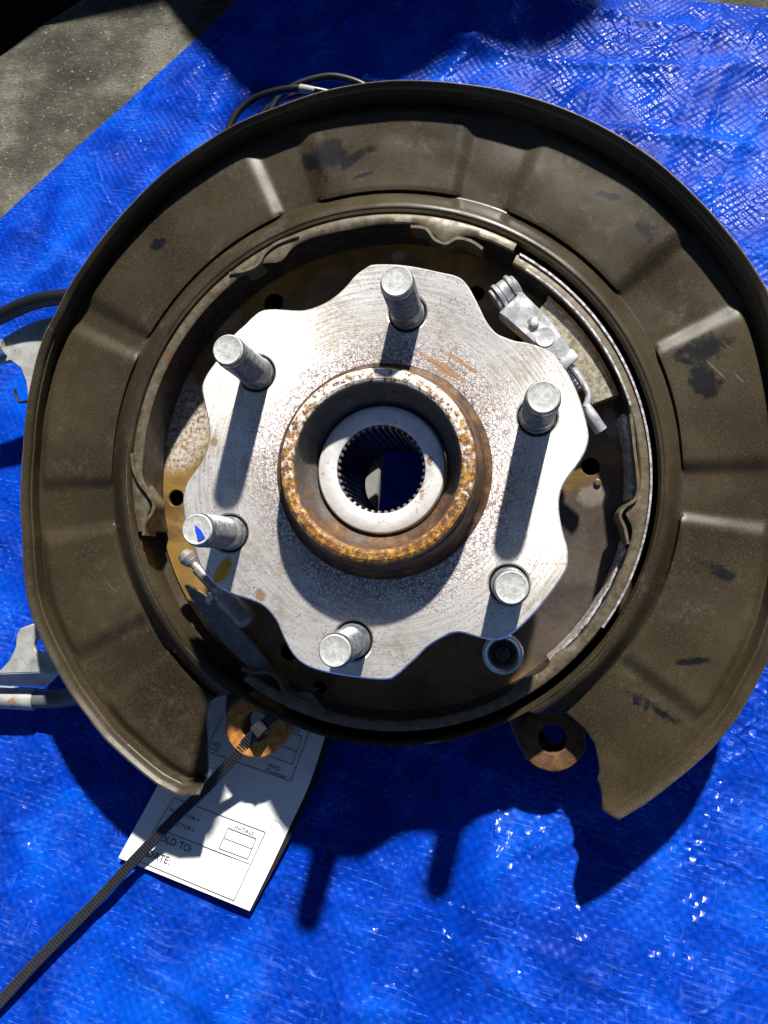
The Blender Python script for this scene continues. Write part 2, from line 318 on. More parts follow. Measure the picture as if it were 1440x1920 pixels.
MT = dict(
    tarp=m_tarp(), concrete=m_concrete(), shield=m_shield(), flange=m_flange(), barrel=m_barrel(), backing=m_backing(), paper=m_paper(),
    stud=m_stud(),
    studtip=m_metal('zinc_stud_end', (0.36, 0.37, 0.36), (0.58, 0.59, 0.57), 0.55, 0.15, 600),
    sleeve=m_metal('splined_sleeve', (0.86, 0.84, 0.80), (0.97, 0.96, 0.94), 0.32, 0.45, 180, 0.05),
    spline=m_metal('bore_steel', (0.025, 0.028, 0.045), (0.07, 0.075, 0.11), 0.35, 0.7, 300),
    shoe=m_metal('shoe_steel', (0.065, 0.053, 0.03), (0.14, 0.118, 0.078), 0.5, 0.2, 260, 0.25, rustc=(0.13, 0.065, 0.025)),
    shoegrey=m_metal('grey_shoe_web', (0.22, 0.215, 0.21), (0.34, 0.33, 0.32), 0.42, 0.5, 160),
    bright=m_metal('bright_worn_steel', (0.30, 0.27, 0.27), (0.92, 0.90, 0.90), 0.32, 0.6, 420),
    lining=m_metal('shoe_lining', (0.13, 0.115, 0.08), (0.36, 0.33, 0.26), 0.85, 0.0, 420, 0.10, 1.0),
    rustedge=m_metal('rusty_shoe_edge', (0.16, 0.075, 0.03), (0.33, 0.17, 0.07), 0.8, 0.0, 300, 0.2, 0.8),
    zinc=m_metal('zinc_plated', (0.55, 0.56, 0.57), (0.82, 0.83, 0.84), 0.33, 0.7, 200),
    dark=m_metal('dark_oiled_steel', (0.022, 0.021, 0.023), (0.07, 0.068, 0.07), 0.35, 0.6, 200),
    boss=m_metal('rusty_boss', (0.30, 0.105, 0.018), (0.60, 0.25, 0.05), 0.8, 0.0, 300, 0.3, 0.9, rustc=(0.40, 0.30, 0.16)),
    bossdark=m_metal('rusty_boss_dark', (0.055, 0.026, 0.009), (0.13, 0.066, 0.022), 0.85, 0.0, 300, 0.2, 0.9),
    cast=m_metal('cast_iron', (0.07, 0.055, 0.04), (0.17, 0.13, 0.09), 0.75, 0.1, 160, 0.3, 0.8),
    knuckgrey=m_plain('grey_casting', (0.22, 0.22, 0.21), 0.6, 0.1, 0.4),
    rubber=m_plain('black_rubber', (0.008, 0.008, 0.009), 0.36, 0, 0.5),
    hose=m_plain('grey_hose', (0.10, 0.105, 0.115), 0.5, 0, 0.4, 0.35),
    bracket=m_metal('grey_painted_bracket', (0.24, 0.245, 0.24), (0.40, 0.40, 0.385), 0.6, 0.05, 110, 0.12, 0.3, rustc=(0.35, 0.17, 0.06)),
    tie=m_plain('black_nylon', (0.026, 0.027, 0.031), 0.22, 0, 0.8),
    ink_gap=m_plain('ink_gap_shadow', (0.015, 0.015, 0.02), 0.6, 0, 0.2, 0.1),
    blue=m_plain('blue_paint', (0.01, 0.06, 0.55), 0.45, 0, 0.5, 0.3, 700),
    leaf=m_plain('orange_flake', (0.80, 0.40, 0.04), 0.7, 0, 0.3, 0.35, 400),
    black=m_plain('black_matt', (0.004, 0.0035, 0.004), 0.95, 0, 0.05),
    wornedge=m_metal('worn_sheet_edge', (0.10, 0.085, 0.06), (0.26, 0.235, 0.19), 0.45, 0.3, 300, 0.2),
    toothface=m_metal('greasy_tooth_ends', (0.10, 0.095, 0.09), (0.30, 0.28, 0.26), 0.4, 0.5, 400, 0.15),
    hole=m_plain('dark_hole', (0.004, 0.004, 0.005), 0.9, 0, 0.0),
)

# ------------------------------------------------------------------ mesh helpers (mm in, metres out)
def obj(name, bm, mats, parent=None, smooth=30):
    me = bpy.data.meshes.new(name)
    bmesh.ops.recalc_face_normals(bm, faces=bm.faces)
    bmesh.ops.scale(bm, vec=(MM, MM, MM), verts=bm.verts)
    bm.to_mesh(me); bm.free()
    for m in (mats if isinstance(mats, (list, tuple)) else [mats]): me.materials.append(m)
    if smooth:
        for p in me.polygons: p.use_smooth = True
        me.set_sharp_from_angle(angle=math.radians(smooth))
    o = bpy.data.objects.new(name, me); COL.objects.link(o)
    if parent: o.parent = parent
    return o

def tag(o, label, cat, group=None, kind=None):
    if label: o['label'] = label
    if cat: o['category'] = cat
    if group: o['group'] = group
    if kind: o['kind'] = kind
    return o

def ring_faces(bm, a, b, mi=0, close=True):
    n = len(a)
    for i in range(n if close else n - 1):
        j = (i + 1) % n
        f = bm.faces.new((a[i], a[j], b[j], b[i])); f.material_index = mi

def lathe(bm, prof, seg=64, c=(0, 0), mi=None, cap0=False, cap1=False, mat4=None):
    rows = []
    for (r, h) in prof:
        rows.append([bm.verts.new((c[0] + r * math.cos(2*PI*i/seg), c[1] + r * math.sin(2*PI*i/seg), h)) for i in range(seg)])
    for k in range(len(rows) - 1): ring_faces(bm, rows[k], rows[k+1], mi[k] if mi else 0)
    if cap0: bm.faces.new(rows[0]).material_index = mi[0] if mi else 0
    if cap1: bm.faces.new(rows[-1]).material_index = mi[-1] if mi else 0
    if mat4 is not None:
        for row in rows:
            for v in row: v.co = mat4 @ v.co
    return rows

def catmull(pts, n=6, closed=False):
    out = []; m = len(pts)
    rng = range(m) if closed else range(m - 1)
    for i in rng:
        if closed: p0, p1, p2, p3 = (pts[(i + k - 1) % m] for k in range(4))
        else: p0, p1, p2, p3 = pts[max(i-1, 0)], pts[i], pts[i+1], pts[min(i+2, m-1)]
        for k in range(n):
            t = k / n
            out.append(0.5 * ((2*p1) + (p2-p0)*t + (2*p0-5*p1+4*p2-p3)*t*t + (3*p1-p0-3*p2+p3)*t**3))
    if not closed: out.append(pts[-1].copy())
    return out

def tube(bm, pts, r, seg=12, mi=0, cap=True):
    rows = []; n = len(pts); up = None
    for i, p in enumerate(pts):
        d = (pts[min(i+1, n-1)] - pts[max(i-1, 0)]).normalized()
        if up is None: up = d.orthogonal().normalized()
        up = (up - d * up.dot(d)).normalized(); w = d.cross(up)
        rr = r[i] if isinstance(r, (list, tuple)) else r
        rows.append([bm.verts.new(p + (up * math.cos(2*PI*k/seg) + w * math.sin(2*PI*k/seg)) * rr) for k in range(seg)])
    for k in range(n - 1): ring_faces(bm, rows[k], rows[k+1], mi)
    if cap:
        bm.faces.new(rows[0]).material_index = mi; bm.faces.new(rows[-1]).material_index = mi

def plate(bm, outline, holes, top, bot, bev=0.0, mi=0):
    """flat plate with holes: outline and holes are lists of 2-D points, faces at top and bot"""
    def offs(loop, d):
        n = len(loop); out = []
        area = sum(loop[i].x*loop[(i+1) % n].y - loop[(i+1) % n].x*loop[i].y for i in range(n))
        sg = 1 if area > 0 else -1
        for i in range(n):
            e = (loop[(i+1) % n] - loop[i-1]).normalized(); out.append(loop[i] + Vector((-e.y, e.x)) * d * sg)
        return out
    loops_t, edges = [], []
    for k, lp in enumerate([outline] + holes):
        l2 = offs(lp, bev if k == 0 else -bev) if bev else lp
        vs = [bm.verts.new((p.x, p.y, top)) for p in l2]; loops_t.append(vs)
        edges += [bm.edges.new((vs[i], vs[(i+1) % len(vs)])) for i in range(len(vs))]
    r = bmesh.ops.triangle_fill(bm, use_beauty=True, use_dissolve=False, edges=edges)
    for g in r['geom']:
        if isinstance(g, bmesh.types.BMFace): g.material_index = mi
    for k, lp in enumerate([outline] + holes):
        prev = loops_t[k]
        for hh in ([top - bev, bot] if bev else [bot]):
            cur = [bm.verts.new((p.x, p.y, hh)) for p in lp]; ring_faces(bm, prev, cur, mi); prev = cur

def circ(c, r, n=32): return [Vector((c[0] + r*math.cos(2*PI*i/n), c[1] + r*math.sin(2*PI*i/n))) for i in range(n)]

def box(bm, c, sx, sy, sz, m3=None, bev=0.0, mi=0):
    mt = Matrix.Translation(Vector(c))
    if m3 is not None: mt = mt @ m3.to_4x4()
    r = bmesh.ops.create_cube(bm, size=1.0, matrix=mt @ Matrix.Diagonal((sx, sy, sz, 1)))
    fs = {f for v in r['verts'] for f in v.link_faces}
    for f in fs: f.material_index = mi
    if bev:
        es = list({e for v in r['verts'] for e in v.link_edges})
        bmesh.ops.bevel(bm, geom=es, offset=bev, segments=2, profile=0.6, affect='EDGES')
def rotz(a): return Matrix.Rotation(a, 3, 'Z')

# ------------------------------------------------------------------ ground and tarp
def gxy(u, v, h=0): q = gp(u, v, h); return Vector((q.x, q.y))
bm = bmesh.new()
gc = gxy(720, 960)
N = 24
vs = [[bm.verts.new(((i / N - .5) * 60000 * abs(i / N - .5) * 2 + gc.x, (j / N - .5) * 60000 * abs(j / N - .5) * 2 + gc.y, 0)) for j in range(N + 1)] for i in range(N + 1)]
for i in range(N):
    for j in range(N): bm.faces.new((vs[i][j], vs[i+1][j], vs[i+1][j+1], vs[i][j+1]))
tag(obj('concrete_ground', bm, MT['concrete']), None, None, kind='structure')

l1a, l1b = gxy(0, 412), gxy(450, 0); l2a, l2b = gxy(1262, 0), gxy(1440, 22)
def isect(a, b, c, d):
    r, q = b - a, d - c; t = (c - a).cross(q) / r.cross(q); return a + r * t
cor = isect(l1a, l1b, l2a, l2b)
e1 = (l1a - l1b).normalized(); e2 = (l2b - l2a).normalized()
L1, L2 = 1250.0, 1150.0
NU, NV = 460, 420
def ridge(p, s, o=0.0):
    return 1 - abs(mn.noise(Vector((p.x * s + o, p.y * s - o, o)))) * 2
focus = gxy(870, 90)
bm = bmesh.new(); rows = []
for i in range(NU + 1):
    row = []
    for j in range(NV + 1):
        u, v = i / NU, j / NV
        p = cor + e1 * (L1 * u) + e2 * (L2 * v)
        q = Vector((p.x, p.y, 0))
        ed = min(u * L1, v * L2)
        p = p + Vector((mn.noise(q * 0.012), mn.noise(q * 0.012 + Vector((9, 9, 9))))) * 2.0
        h = 3.5 + 3.0 * mn.noise(q * 0.0075 + Vector((3, 1, 0))) + 1.9 * mn.noise(q * 0.022 + Vector((1, 7, 2))) + 0.55 * mn.noise(q * 0.05 + Vector((5, 2, 2)))
        cr = math.exp(-((p - focus).length / 170.0) ** 2)
        w = Vector((p.x * 0.8 + p.y * 0.5, p.y * 0.9 - p.x * 0.5))
        h += (0.7 + 3.4 * cr) * max(0.0, ridge(w, 0.016, 4.2)) ** 3 + (0.25 + 1.1 * cr) * ridge(w, 0.05, 1.7) ** 2
        w2 = Vector((p.x * 0.94 - p.y * 0.34, p.x * 0.34 + p.y * 0.94))
        h += (1.7 + 1.2 * cr) * max(0.0, 1 - 2.6 * abs(mn.noise(Vector((w2.x * 0.0055 + 3, w2.y * 0.021, 7.7))))) ** 4
        w3 = Vector((p.x * 0.42 + p.y * 0.91, p.y * 0.42 - p.x * 0.91))
        h += (1.3 + 2.2 * cr) * max(0.0, 1 - 3.0 * abs(mn.noise(Vector((w3.x * 0.006 + 9, w3.y * 0.024, 2.2))))) ** 5
        cr2 = math.exp(-((p - gxy(1330, 320)).length / 120.0) ** 2) + math.exp(-((p - gxy(1050, 1850)).length / 130.0) ** 2)
        h += cr2 * 1.6 * mn.noise(q * 0.045)
        h *= min(1.0, 0.25 + ed / 40.0)
        row.append(bm.verts.new((p.x, p.y, max(0.8, h))))
    rows.append(row)
for i in range(NU):
    for j in range(NV): bm.faces.new((rows[i][j], rows[i+1][j], rows[i+1][j+1], rows[i][j+1]))
tarp = obj('tarp', bm, MT['tarp'], smooth=180)
tag(tarp, 'blue woven plastic tarp spread wrinkled over the concrete ground', 'tarp')

# ------------------------------------------------------------------ the wheel hub assembly
hub = bpy.data.objects.new('wheel_hub', None); COL.objects.link(hub); hub.matrix_world = HUBM
hub.empty_display_size = 0.05
tag(hub, 'used wheel hub with six studs and round brown dust shield lying on blue tarp', 'wheel hub')

C0 = Vector((742, 895))
def pol(th, r, h): t = math.radians(th); return hp(C0.x + r * math.cos(t), C0.y + r * math.sin(t), h)

# --- dust shield
outl = [(1160,1538),(1200,1515),(1260,1470),(1330,1410),(1380,1350),(1420,1280),(1446,1230),(1472,1150),(1490,1050),(1495,930),(1490,800),(1470,640),(1440,545),(1400,480),
        (1367,437),(1300,363),(1230,300),(1131,237),(1050,200),(950,170),(870,157),(800,151),(740,150),(680,156),(600,172),(520,200),(440,233),(380,270),
        (310,320),(250,378),(200,435),(160,490),(124,546),(105,585),(83,626),(70,665),(61,702),(51,755),(43,840),(39,899),(38,950),(42,1010),(50,1120),(61,1161),
        (73,1190),(105,1254),(131,1300),(165,1346),(195,1385),(231,1419),(292,1470),(330,1490),(375,1490)]
op = []
for (u, v) in outl:
    d = Vector((u, v)) - C0; t = math.degrees(math.atan2(d.y, d.x))
    if t > 90: t -= 360
    op.append((t, d.length))
op.sort()
def r_out(t):
    if t <= op[0][0]: return op[0][1]
    for (a, ra), (b, rb) in zip(op, op[1:]):
        if a <= t <= b: return ra + (rb - ra) * (t - a) / max(1e-6, b - a)
    return op[-1][1]
endR = [(500, 61.4), (543, 54.1), (588, 53.1), (624, 53.3), (656, 54.6), (672, 55.4), (680, 56.3), (700, 56.7), (736, 58.2), (767, 57.0)]
endL = [(485, -235.9), (517, -231.5), (545, -230.4), (569, -231.5), (607, -234.6), (639, -236.8), (660, -237.8), (699, -238.3)]
def lerp(tab, x):
    if x <= tab[0][0]: return tab[0][1]
    for (a, fa), (b, fb) in zip(tab, tab[1:]):
        if x <= b: return fa + (fb - fa) * (x - a) / (b - a)
    return tab[-1][1]
raised = [(8, 38), (-26, -2), (-67, -40), (-105, -78), (-150, -114), (-181, -155), (-209, -190), (-262, -218)]
def sst(x, a, b):
    t = min(1, max(0, (x - a) / (b - a))); return t * t * (3 - 2 * t)
def rad_profile(s):
    """height of the shield over the hub plane along its radius, 0 at the drum lip, 1 at the outer edge"""
    h = -39.0
    h -= 9.5 * sst(s, 0.02, 0.13)
    h += 10.5 * min(1.0, max(0.0, (s - 0.835) / 0.105)) ** 0.9 + 1.3 * math.exp(-((s - 0.895) / 0.013) ** 2) + 2.2 * max(0.0, (s - 0.94) / 0.06)
    return h
NS, NT = 70, 620
SG = [k / NS for k in range(NS + 1)]
bm = bmesh.new(); grid = []
for j in range(NT + 1):
    u = j / NT; col = []
    tm = 57.5 + (-238.2 - 57.5) * u
    for s in SG:
        ro0 = r_out(tm); r = 503 + (ro0 - 503) * s
        ts, te = lerp(endR, r), lerp(endL, r)
        wS = max(0, 1 - u / 0.10) ** 2; wE = max(0, 1 - (1 - u) / 0.10) ** 2
        th = tm + (ts - 57.5) * wS + (te + 238.2) * wE
        h = rad_profile(s)
        h += 6.0 * sst(th, 34, 57) * sst(s, 0.80, 0.96)
        ra = 0.0
        for (a, b) in raised:
            ra = max(ra, sst(th, a - 1.6, a + 1.6) * (1 - sst(th, b - 1.6, b + 1.6)))
        h += 2.5 * ra * sst(s, 0.14, 0.150) * (1 - sst(s, 0.75, 0.81))
        # a dent in the left wall, gentle unevenness
        q = Vector((math.cos(math.radians(th)) * 3, math.sin(math.radians(th)) * 3, s * 2))
        h += 0.5 * mn.noise(q * 2.0)
        p = pol(th, r, h)
        col.append(bm.verts.new((p.x, p.y, h)))
    grid.append(col)
for j in range(NT):
    for k in range(NS): bm.faces.new((grid[j][k], grid[j][k+1], grid[j+1][k+1], grid[j+1][k]))
bmesh.ops.recalc_face_normals(bm, faces=bm.faces)
if sum(f.normal.z for f in bm.faces) < 0: bmesh.ops.reverse_faces(bm, faces=bm.faces)
sh = obj('dust_shield', bm, [MT['shield'], MT['wornedge']], hub, smooth=50)
so_ = sh.modifiers.new('sheet', 'SOLIDIFY'); so_.thickness = 0.0011; so_.offset = -1.0; so_.material_offset_rim = 1

# --- drum lip: the ring the shield is pressed from, all the way round, with its outer wall
bm = bmesh.new()
NR = 180
prof = [(494, -40), (498, -37.6), (503, -37.4), (506, -39.5), (506.5, -50), (506, -62), (490, -66), (470, -67)]
rws = []
for (r, h) in prof:
    row = []
    for i in range(NR):
        t = 360 * i / NR; q = pol(t, r, -38)
        row.append(bm.verts.new((q.x, q.y, h)))
    rws.append(row)
for k in range(len(rws) - 1): ring_faces(bm, rws[k], rws[k+1])
obj('drum_lip', bm, MT['shield'], hub, smooth=40)

# --- backing plate with bolt holes
hb = -64.0
ctr = pol(0, 0, -38)
bholes = [(512, 567, 21), (893, 549, 16), (985, 640, 20), (1108, 874, 17), (330, 934, 16), (541, 1222, 17), (600, 1290, 12)]
bm = bmesh.new()
ob = [Vector(pol(t, 490, -38)) for t in range(0, 360, 3)]
hl = [circ(hp(u, v, hb), r * 0.275, 20) for (u, v, r) in bholes] + [circ((0, 0), 60, 48)]
plate(bm, ob, hl, hb, hb - 3, 0.4)
bp = obj('backing_plate', bm, MT['backing'], hub)
for (u, v, r) in ((355, 758, 10), (1120, 905, 7)):
    bm = bmesh.new(); q = hp(u, v, hb); lathe(bm, [(r*.27, hb), (r*.26, hb + 1.2), (r*.15, hb + 1.7), (0.05, hb + 1.7)], 16, q, cap1=True)
    obj('weld_nib', bm, MT['backing'], bp)
bm = bmesh.new()
ob = [Vector(pol(t, 492, -38)) for t in range(0, 360, 4)]
plate(bm, ob, [circ((0, 0), 47, 40)], -80, -82)
obj('knuckle_face', bm, MT['hole'], hub)

# --- brake shoes: an upright curved table with crimped inner edge, open between the ends
def shoe(t0, t1, r1, r0, top, bumps, mat, name):
    bm = bmesh.new(); n = int(abs(t1 - t0) * 1.5); rows = []
    for i in range(n + 1):
        t = t0 + (t1 - t0) * i / n
        b = sum(a * math.exp(-((t - c) / w) ** 2) for (c, w, a) in bumps)
        b2 = b * 0.6
        col = []
        for (r, h) in ((r1, top - 25), (r1 - 1, top - 0.6), (r1 - 4, top), (r0 + 3 - b2, top), (r0 - b, top - 0.7), (r0 - b * 0.9, top - 4), (r0 - b * 0.4, top - 12), (r0, top - 25)):
            q = pol(t, r, -38); col.append(bm.verts.new((q.x, q.y, h)))
        rows.append(col)
    for i in range(n):
        for k in range(8): bm.faces.new((rows[i][k], rows[i][(k+1) % 8], rows[i+1][(k+1) % 8], rows[i+1][k])).material_index = 1 if k >= 4 else 0
    bm.faces.new(rows[0]); bm.faces.new(rows[-1])
    return obj(name, bm, [mat, MT['dark']], hub, smooth=40)
sA = shoe(-192, -62.5, 493, 474, -36.5, [(-118, 3.2, 16), (-78.5, 3.5, 24), (-185, 3.0, 20), (-101, 6, 3)], MT['shoe'], 'brake_shoe')
sB = shoe(-61.5, 127, 479, 458, -39.0, [(8, 3.0, 22), (112, 3.5, 22), (48, 3, 10), (58, 3, 10)], MT['shoe'], 'brake_shoe')
def ribbon(pts, top, dep, wid, mat, par):
    bm = bmesh.new(); cs = catmull([hp(u, v, top) for (u, v) in pts], 6); n = len(cs); rows = []
    for i, p in enumerate(cs):
        d = (cs[min(i+1, n-1)] - cs[max(i-1, 0)]).normalized(); q = Vector((-d.y, d.x)) * wid / 2
        rows.append([bm.verts.new((p.x + q.x, p.y + q.y, top - dep)), bm.verts.new((p.x + q.x, p.y + q.y, top)), bm.verts.new((p.x - q.x, p.y - q.y, top)), bm.verts.new((p.x - q.x, p.y - q.y, top - dep))])
    for i in range(n - 1): ring_faces(bm, rows[i], rows[i+1])
    bm.faces.new(rows[0]); bm.faces.new(rows[-1]); return obj('crimped_edge', bm, mat, par, smooth=40)
ribbon([(247, 850), (250, 878), (260, 902), (277, 925), (288, 944), (284, 962), (271, 982), (269, 1004)], -34.5, 12, 1.5, MT['shoe'], sA)
ribbon([(430, 512), (462, 506), (484, 494), (496, 474), (520, 455), (560, 440)], -35.4, 12, 1.4, MT['shoe'], sA)
ribbon([(770, 424), (798, 428), (815, 448), (836, 456), (858, 446), (884, 452), (905, 466)], -35.4, 12, 1.4, MT['shoe'], sA)
ribbon([(1183, 775), (1190, 840), (1197, 905), (1192, 935), (1172, 950), (1163, 967), (1172, 990), (1178, 1020)], -37.5, 14, 1.3, MT['shoe'], sB)
ribbon([(452, 1254), (474, 1262), (505, 1262), (522, 1275), (532, 1296), (548, 1308), (580, 1318)], -37.6, 10, 1.5, MT['shoe'], sB)
# bare bright edges of the right shoe
def arc_strip(t0, t1, ra, rb, top, bot, mat, name, par, wav=0.0, step=1.0, taper=0.0):
    rb0 = rb; bm = bmesh.new(); rows = []; n = max(3, int(abs(t1 - t0) / step))
    for i in range(n + 1):
        t = t0 + (t1 - t0) * i / n
        w = wav * mn.noise(Vector((t * 0.7, 3.3, 0))); h2 = wav * 0.12 * mn.noise(Vector((t * 1.1, 9.3, 0)))
        rb = rb0 + (ra - rb0) * taper * abs(2 * i / n - 1) ** 2.5; col = []
        for (r, h) in ((ra + w, bot), (ra + w, top + h2), (rb + w * .6, top + h2), (rb + w * .6, bot)):
            q = pol(t, r, -38); col.append(bm.verts.new((q.x, q.y, h)))
        rows.append(col)
    for i in range(n): ring_faces(bm, rows[i], rows[i+1])
    bm.faces.new(rows[0]); bm.faces.new(rows[-1])
    return obj(name, bm, mat, par, smooth=40)
arc_strip(-61, 36, 481.5, 477.5, -38.2, -44, MT['bright'], 'worn_rim', sB)
arc_strip(-58, -17, 463, 459.5, -38.4, -46, MT['bright'], 'worn_rim', sB)
arc_strip(-16, 5, 453, 444, -45, -62, MT['bright'], 'worn_web', sB, 2.5, 1.0)
arc_strip(15, 50, 456, 451, -46, -62, MT['bright'], 'worn_web', sB, 3.0, 1.0)
arc_strip(121, 154, 468, 428, -54, -58, MT['shoegrey'], 'shoe_web', sA, 0, 1.5, 0.85)
li = arc_strip(-50, -21, 446, 398, -44.0, -52, MT['lining'], 'anchor_block', hub, 0, 1.0)
arc_strip(-50.3, -20.8, 452, 446.3, -43.6, -52, MT['rustedge'], 'rusty_edge', li, 1.0, 1.0)

# --- hub flange
fo = [(740,495),(702,495),(688,500),(667,515),(650,535),(632,552),(615,564),(594,574),(570,581),(546,581),(514,579),(490,582),(473,594),(459,608),(438,627),(420,653),(403,679),
      (388,700),(378,724),(381,748),(388,780),(392,807),(389,835),(379,863),(365,884),(351,904),(343,929),(344,960),(352,1000),(363,1027),(375,1061),(395,1089),(419,1107),
      (443,1117),(474,1127),(495,1138),(516,1162),(530,1193),(547,1225),(568,1245),(603,1259),(662,1270),(724,1275),(745,1266),(766,1247),(780,1235),(801,1214),(832,1195),
      (860,1186),(895,1195),(926,1201),(950,1195),(974,1178),(1006,1146),(1037,1107),(1058,1075),(1065,1054),(1064,1027),(1056,999),(1049,964),(1049,933),(1058,906),(1072,886),
      (1086,867),(1098,845),(1104,821),(1101,797),(1092,762),(1079,727),(1061,693),(1040,665),(1016,651),(988,642),(967,639),(947,632),(929,623),(912,602),(900,578),(888,554),
      (874,531),(856,517),(822,509),(780,500)]
FT = catmull([hp(u, v, 0) for (u, v) in fo], 3, True)
tips = [(743, 526), (426, 655), (368, 993), (627, 1221), (959, 1102), (1019, 744)]
STH = 38.0
sp_ = [hp(u, v, STH) for (u, v) in tips]
sc_ = sum(sp_, Vector((0, 0))) / 6
srad = sum((p - sc_).length for p in sp_) / 6
print('stud centre', sc_, 'radii', [round((p - sc_).length, 1) for p in sp_])
bm = bmesh.new()
plate(bm, FT, [circ(p, 8.6, 36) for p in sp_] + [circ((0, 0), 47, 72)], 0, -9.5, 0.7)
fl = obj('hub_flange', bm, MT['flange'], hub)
bm = bmesh.new(); lathe(bm, [(9.2, -2.2), (6.0, -2.2)], 32)      # floors of the stud counterbores
seat = obj('stud_seat', bm, MT['dark'], fl)
for i, p in enumerate(sp_):
    o = seat if i == 0 else seat.copy()
    if i: COL.objects.link(o); o.parent = fl
    o.location = (p.x * MM, p.y * MM, 0)
bm = bmesh.new()
lathe(bm, [(47.5, -0.05), (46.0, 0.3), (44.8, 1.3), (44.0, 4.0), (43.2, 8), (42.4, 13), (42.0, 15.2), (41.2, 15.9), (40.9, 17.2), (40.2, 18.5), (39.0, 19.1), (36.4, 19.1), (35.4, 18.6), (34.8, 17.2), (34.5, 14),
           (34.2, 11), (33.5, 8.0), (32.4, 5.8), (31.0, 4.2), (29.4, 3.0), (28.6, 1.6), (28.2, -1.0)], 120)
obj('pilot_barrel', bm, MT['barrel'], fl, smooth=25)

# --- splined sleeve
NTEETH = 40
def gear(r0, r1, h, n):
    out = []
    for i in range(n):
        for (f, r) in ((0.08, r1), (0.30, r1), (0.52, r0), (0.86, r0)):
            a = 2 * PI * (i + f) / n; out.append((r * math.cos(a), r * math.sin(a), h))
    return out
bm = bmesh.new()
seg = NTEETH * 4
rows = []
for (r, h) in ((27.9, -8), (27.9, 3.2), (27.2, 4.6), (25.5, 5.2), (20.6, 5.2), (19.3, 4.6)):
    rows.append([bm.verts.new((r * math.cos(2*PI*(i+.25)/seg), r * math.sin(2*PI*(i+.25)/seg), h)) for i in range(seg)])
rows.append([bm.verts.new(c) for c in gear(17.9, 18.95, 3.2, NTEETH)])
for k in range(len(rows) - 1): ring_faces(bm, rows[k], rows[k+1], 1 if k == len(rows) - 2 else 0)
sv = obj('splined_sleeve', bm, [MT['sleeve'], MT['toothface']], hub, smooth=25)
bm = bmesh.new(); a = [bm.verts.new(c) for c in gear(17.9, 18.95, 3.2, NTEETH)]; b = [bm.verts.new(c) for c in gear(17.9, 18.95, -58, NTEETH)]
ring_faces(bm, a, b)
lathe(bm, [(17.4, -58), (24, -58), (24, -75)], 60)
obj('spline_teeth', bm, MT['spline'], sv, smooth=20)

# --- wheel studs: one built with its parts, then copied
bm = bmesh.new()
prof = [(7.6, -2.4), (7.6, 0.6), (7.0, 1.4), (7.0, 9.0), (6.75, 9.6)]
k = 0; h = 9.6
while h < 33.2:
    prof += [(7.0, h + 0.30), (7.0, h + 0.70), (6.15, h + 1.25), (6.15, h + 1.45)]; h += 1.75
prof += [(6.75, 34.0), (6.75, 35.6), (6.35, 37.0)]
lathe(bm, prof, 40)
st0 = obj('wheel_stud', bm, MT['stud'], hub, smooth=35)
bm = bmesh.new(); lathe(bm, [(6.35, 37.0), (5.8, 37.7), (5.5, 37.55), (3.0, 37.6), (0.05, 37.6)], 40, cap1=True)
tip0 = obj('stud_end', bm, MT['studtip'], st0, smooth=50)
studs = []
for i, p in enumerate(sp_):
    if i == 0: o, t = st0, tip0
    else:
        o = st0.copy(); COL.objects.link(o); o.parent = hub
        t = tip0.copy(); COL.objects.link(t); t.parent = o
    o.location = (p.x * MM, p.y * MM, 0); o.rotation_euler = (0, 0, i * 1.1)
    studs.append(o)
studs[2].rotation_euler = (0, 0, 0)
studs[2]['label'] = 'wheel stud with a blue paint mark on its end'
bm = bmesh.new()
pm = [hp(u, v, 37.9) - sp_[2] for (u, v) in ((365, 984), (372, 990), (376, 993), (381, 1002), (384, 1008), (378, 1012), (371, 1014), (369, 1003), (366, 993))]
plate(bm, pm, [], 37.95, 37.5)
obj('paint_mark', bm, MT['blue'], studs[2])

# --- shoe hold-down cup and pin
q = hp(943, 1227, -36)
bm = bmesh.new()
lathe(bm, [(9.6, -41.0), (9.6, -37.0), (9.1, -36.2), (8.2, -36.0), (7.2, -36.8), (6.4, -39.5), (5.4, -40.5)], 40, q)
cup = obj('hold_down_cup', bm, MT['zinc'], hub)
bm = bmesh.new(); lathe(bm, [(5.6, -41), (5.6, -39.0), (4.4, -38.4), (4.0, -39.2), (3.6, -39.2), (3.4, -37.0), (2.9, -36.6), (0.05, -36.6)], 32, q, cap1=True)
box(bm, (q.x, q.y, -36.3), 6.2, 1.7, 1.4, rotz(1.1), 0.3)
obj('hold_down_pin', bm, MT['dark'], cup)
bm = bmesh.new(); lathe(bm, [(3.0, -64), (3.0, -41)], 16, q); obj('pin_shank', bm, MT['dark'], cup)

# --- parking brake lever at upper right
HL = -30.0
def seg_frame(a, b):
    d = (b - a); L = d.length; d = d / L; return d, L, math.atan2(d.y, d.x)
pa, pb = hp(957, 565, HL), hp(1062, 668, HL)
d, L, an = seg_frame(pa, pb); nn = Vector((-d.y, d.x))
bm = bmesh.new()
lev = [pa + nn * 7.2, pa + d * L * .55 + nn * 7.0, pb + nn * 3.6, pb - nn * 3.6, pa + d * L * .62 - nn * 6.3, pa + d * 3 - nn * 7.4, pa - nn * 7.2]
plate(bm, lev, [], HL, HL - 9, 0.8)
lv = obj('parking_brake_lever', bm, MT['zinc'], hub)
q = hp(1001, 607, HL); bm = bmesh.new(); lathe(bm, [(2.5, HL - .2), (2.4, HL + 1.0), (1.7, HL + 1.6), (0.05, HL + 1.8)], 20, q, cap1=True)
lathe(bm, [(3.6, HL - .2), (3.5, HL + 0.25), (2.6, HL + 0.25)], 20, q); obj('rivet', bm, MT['bright'], lv)
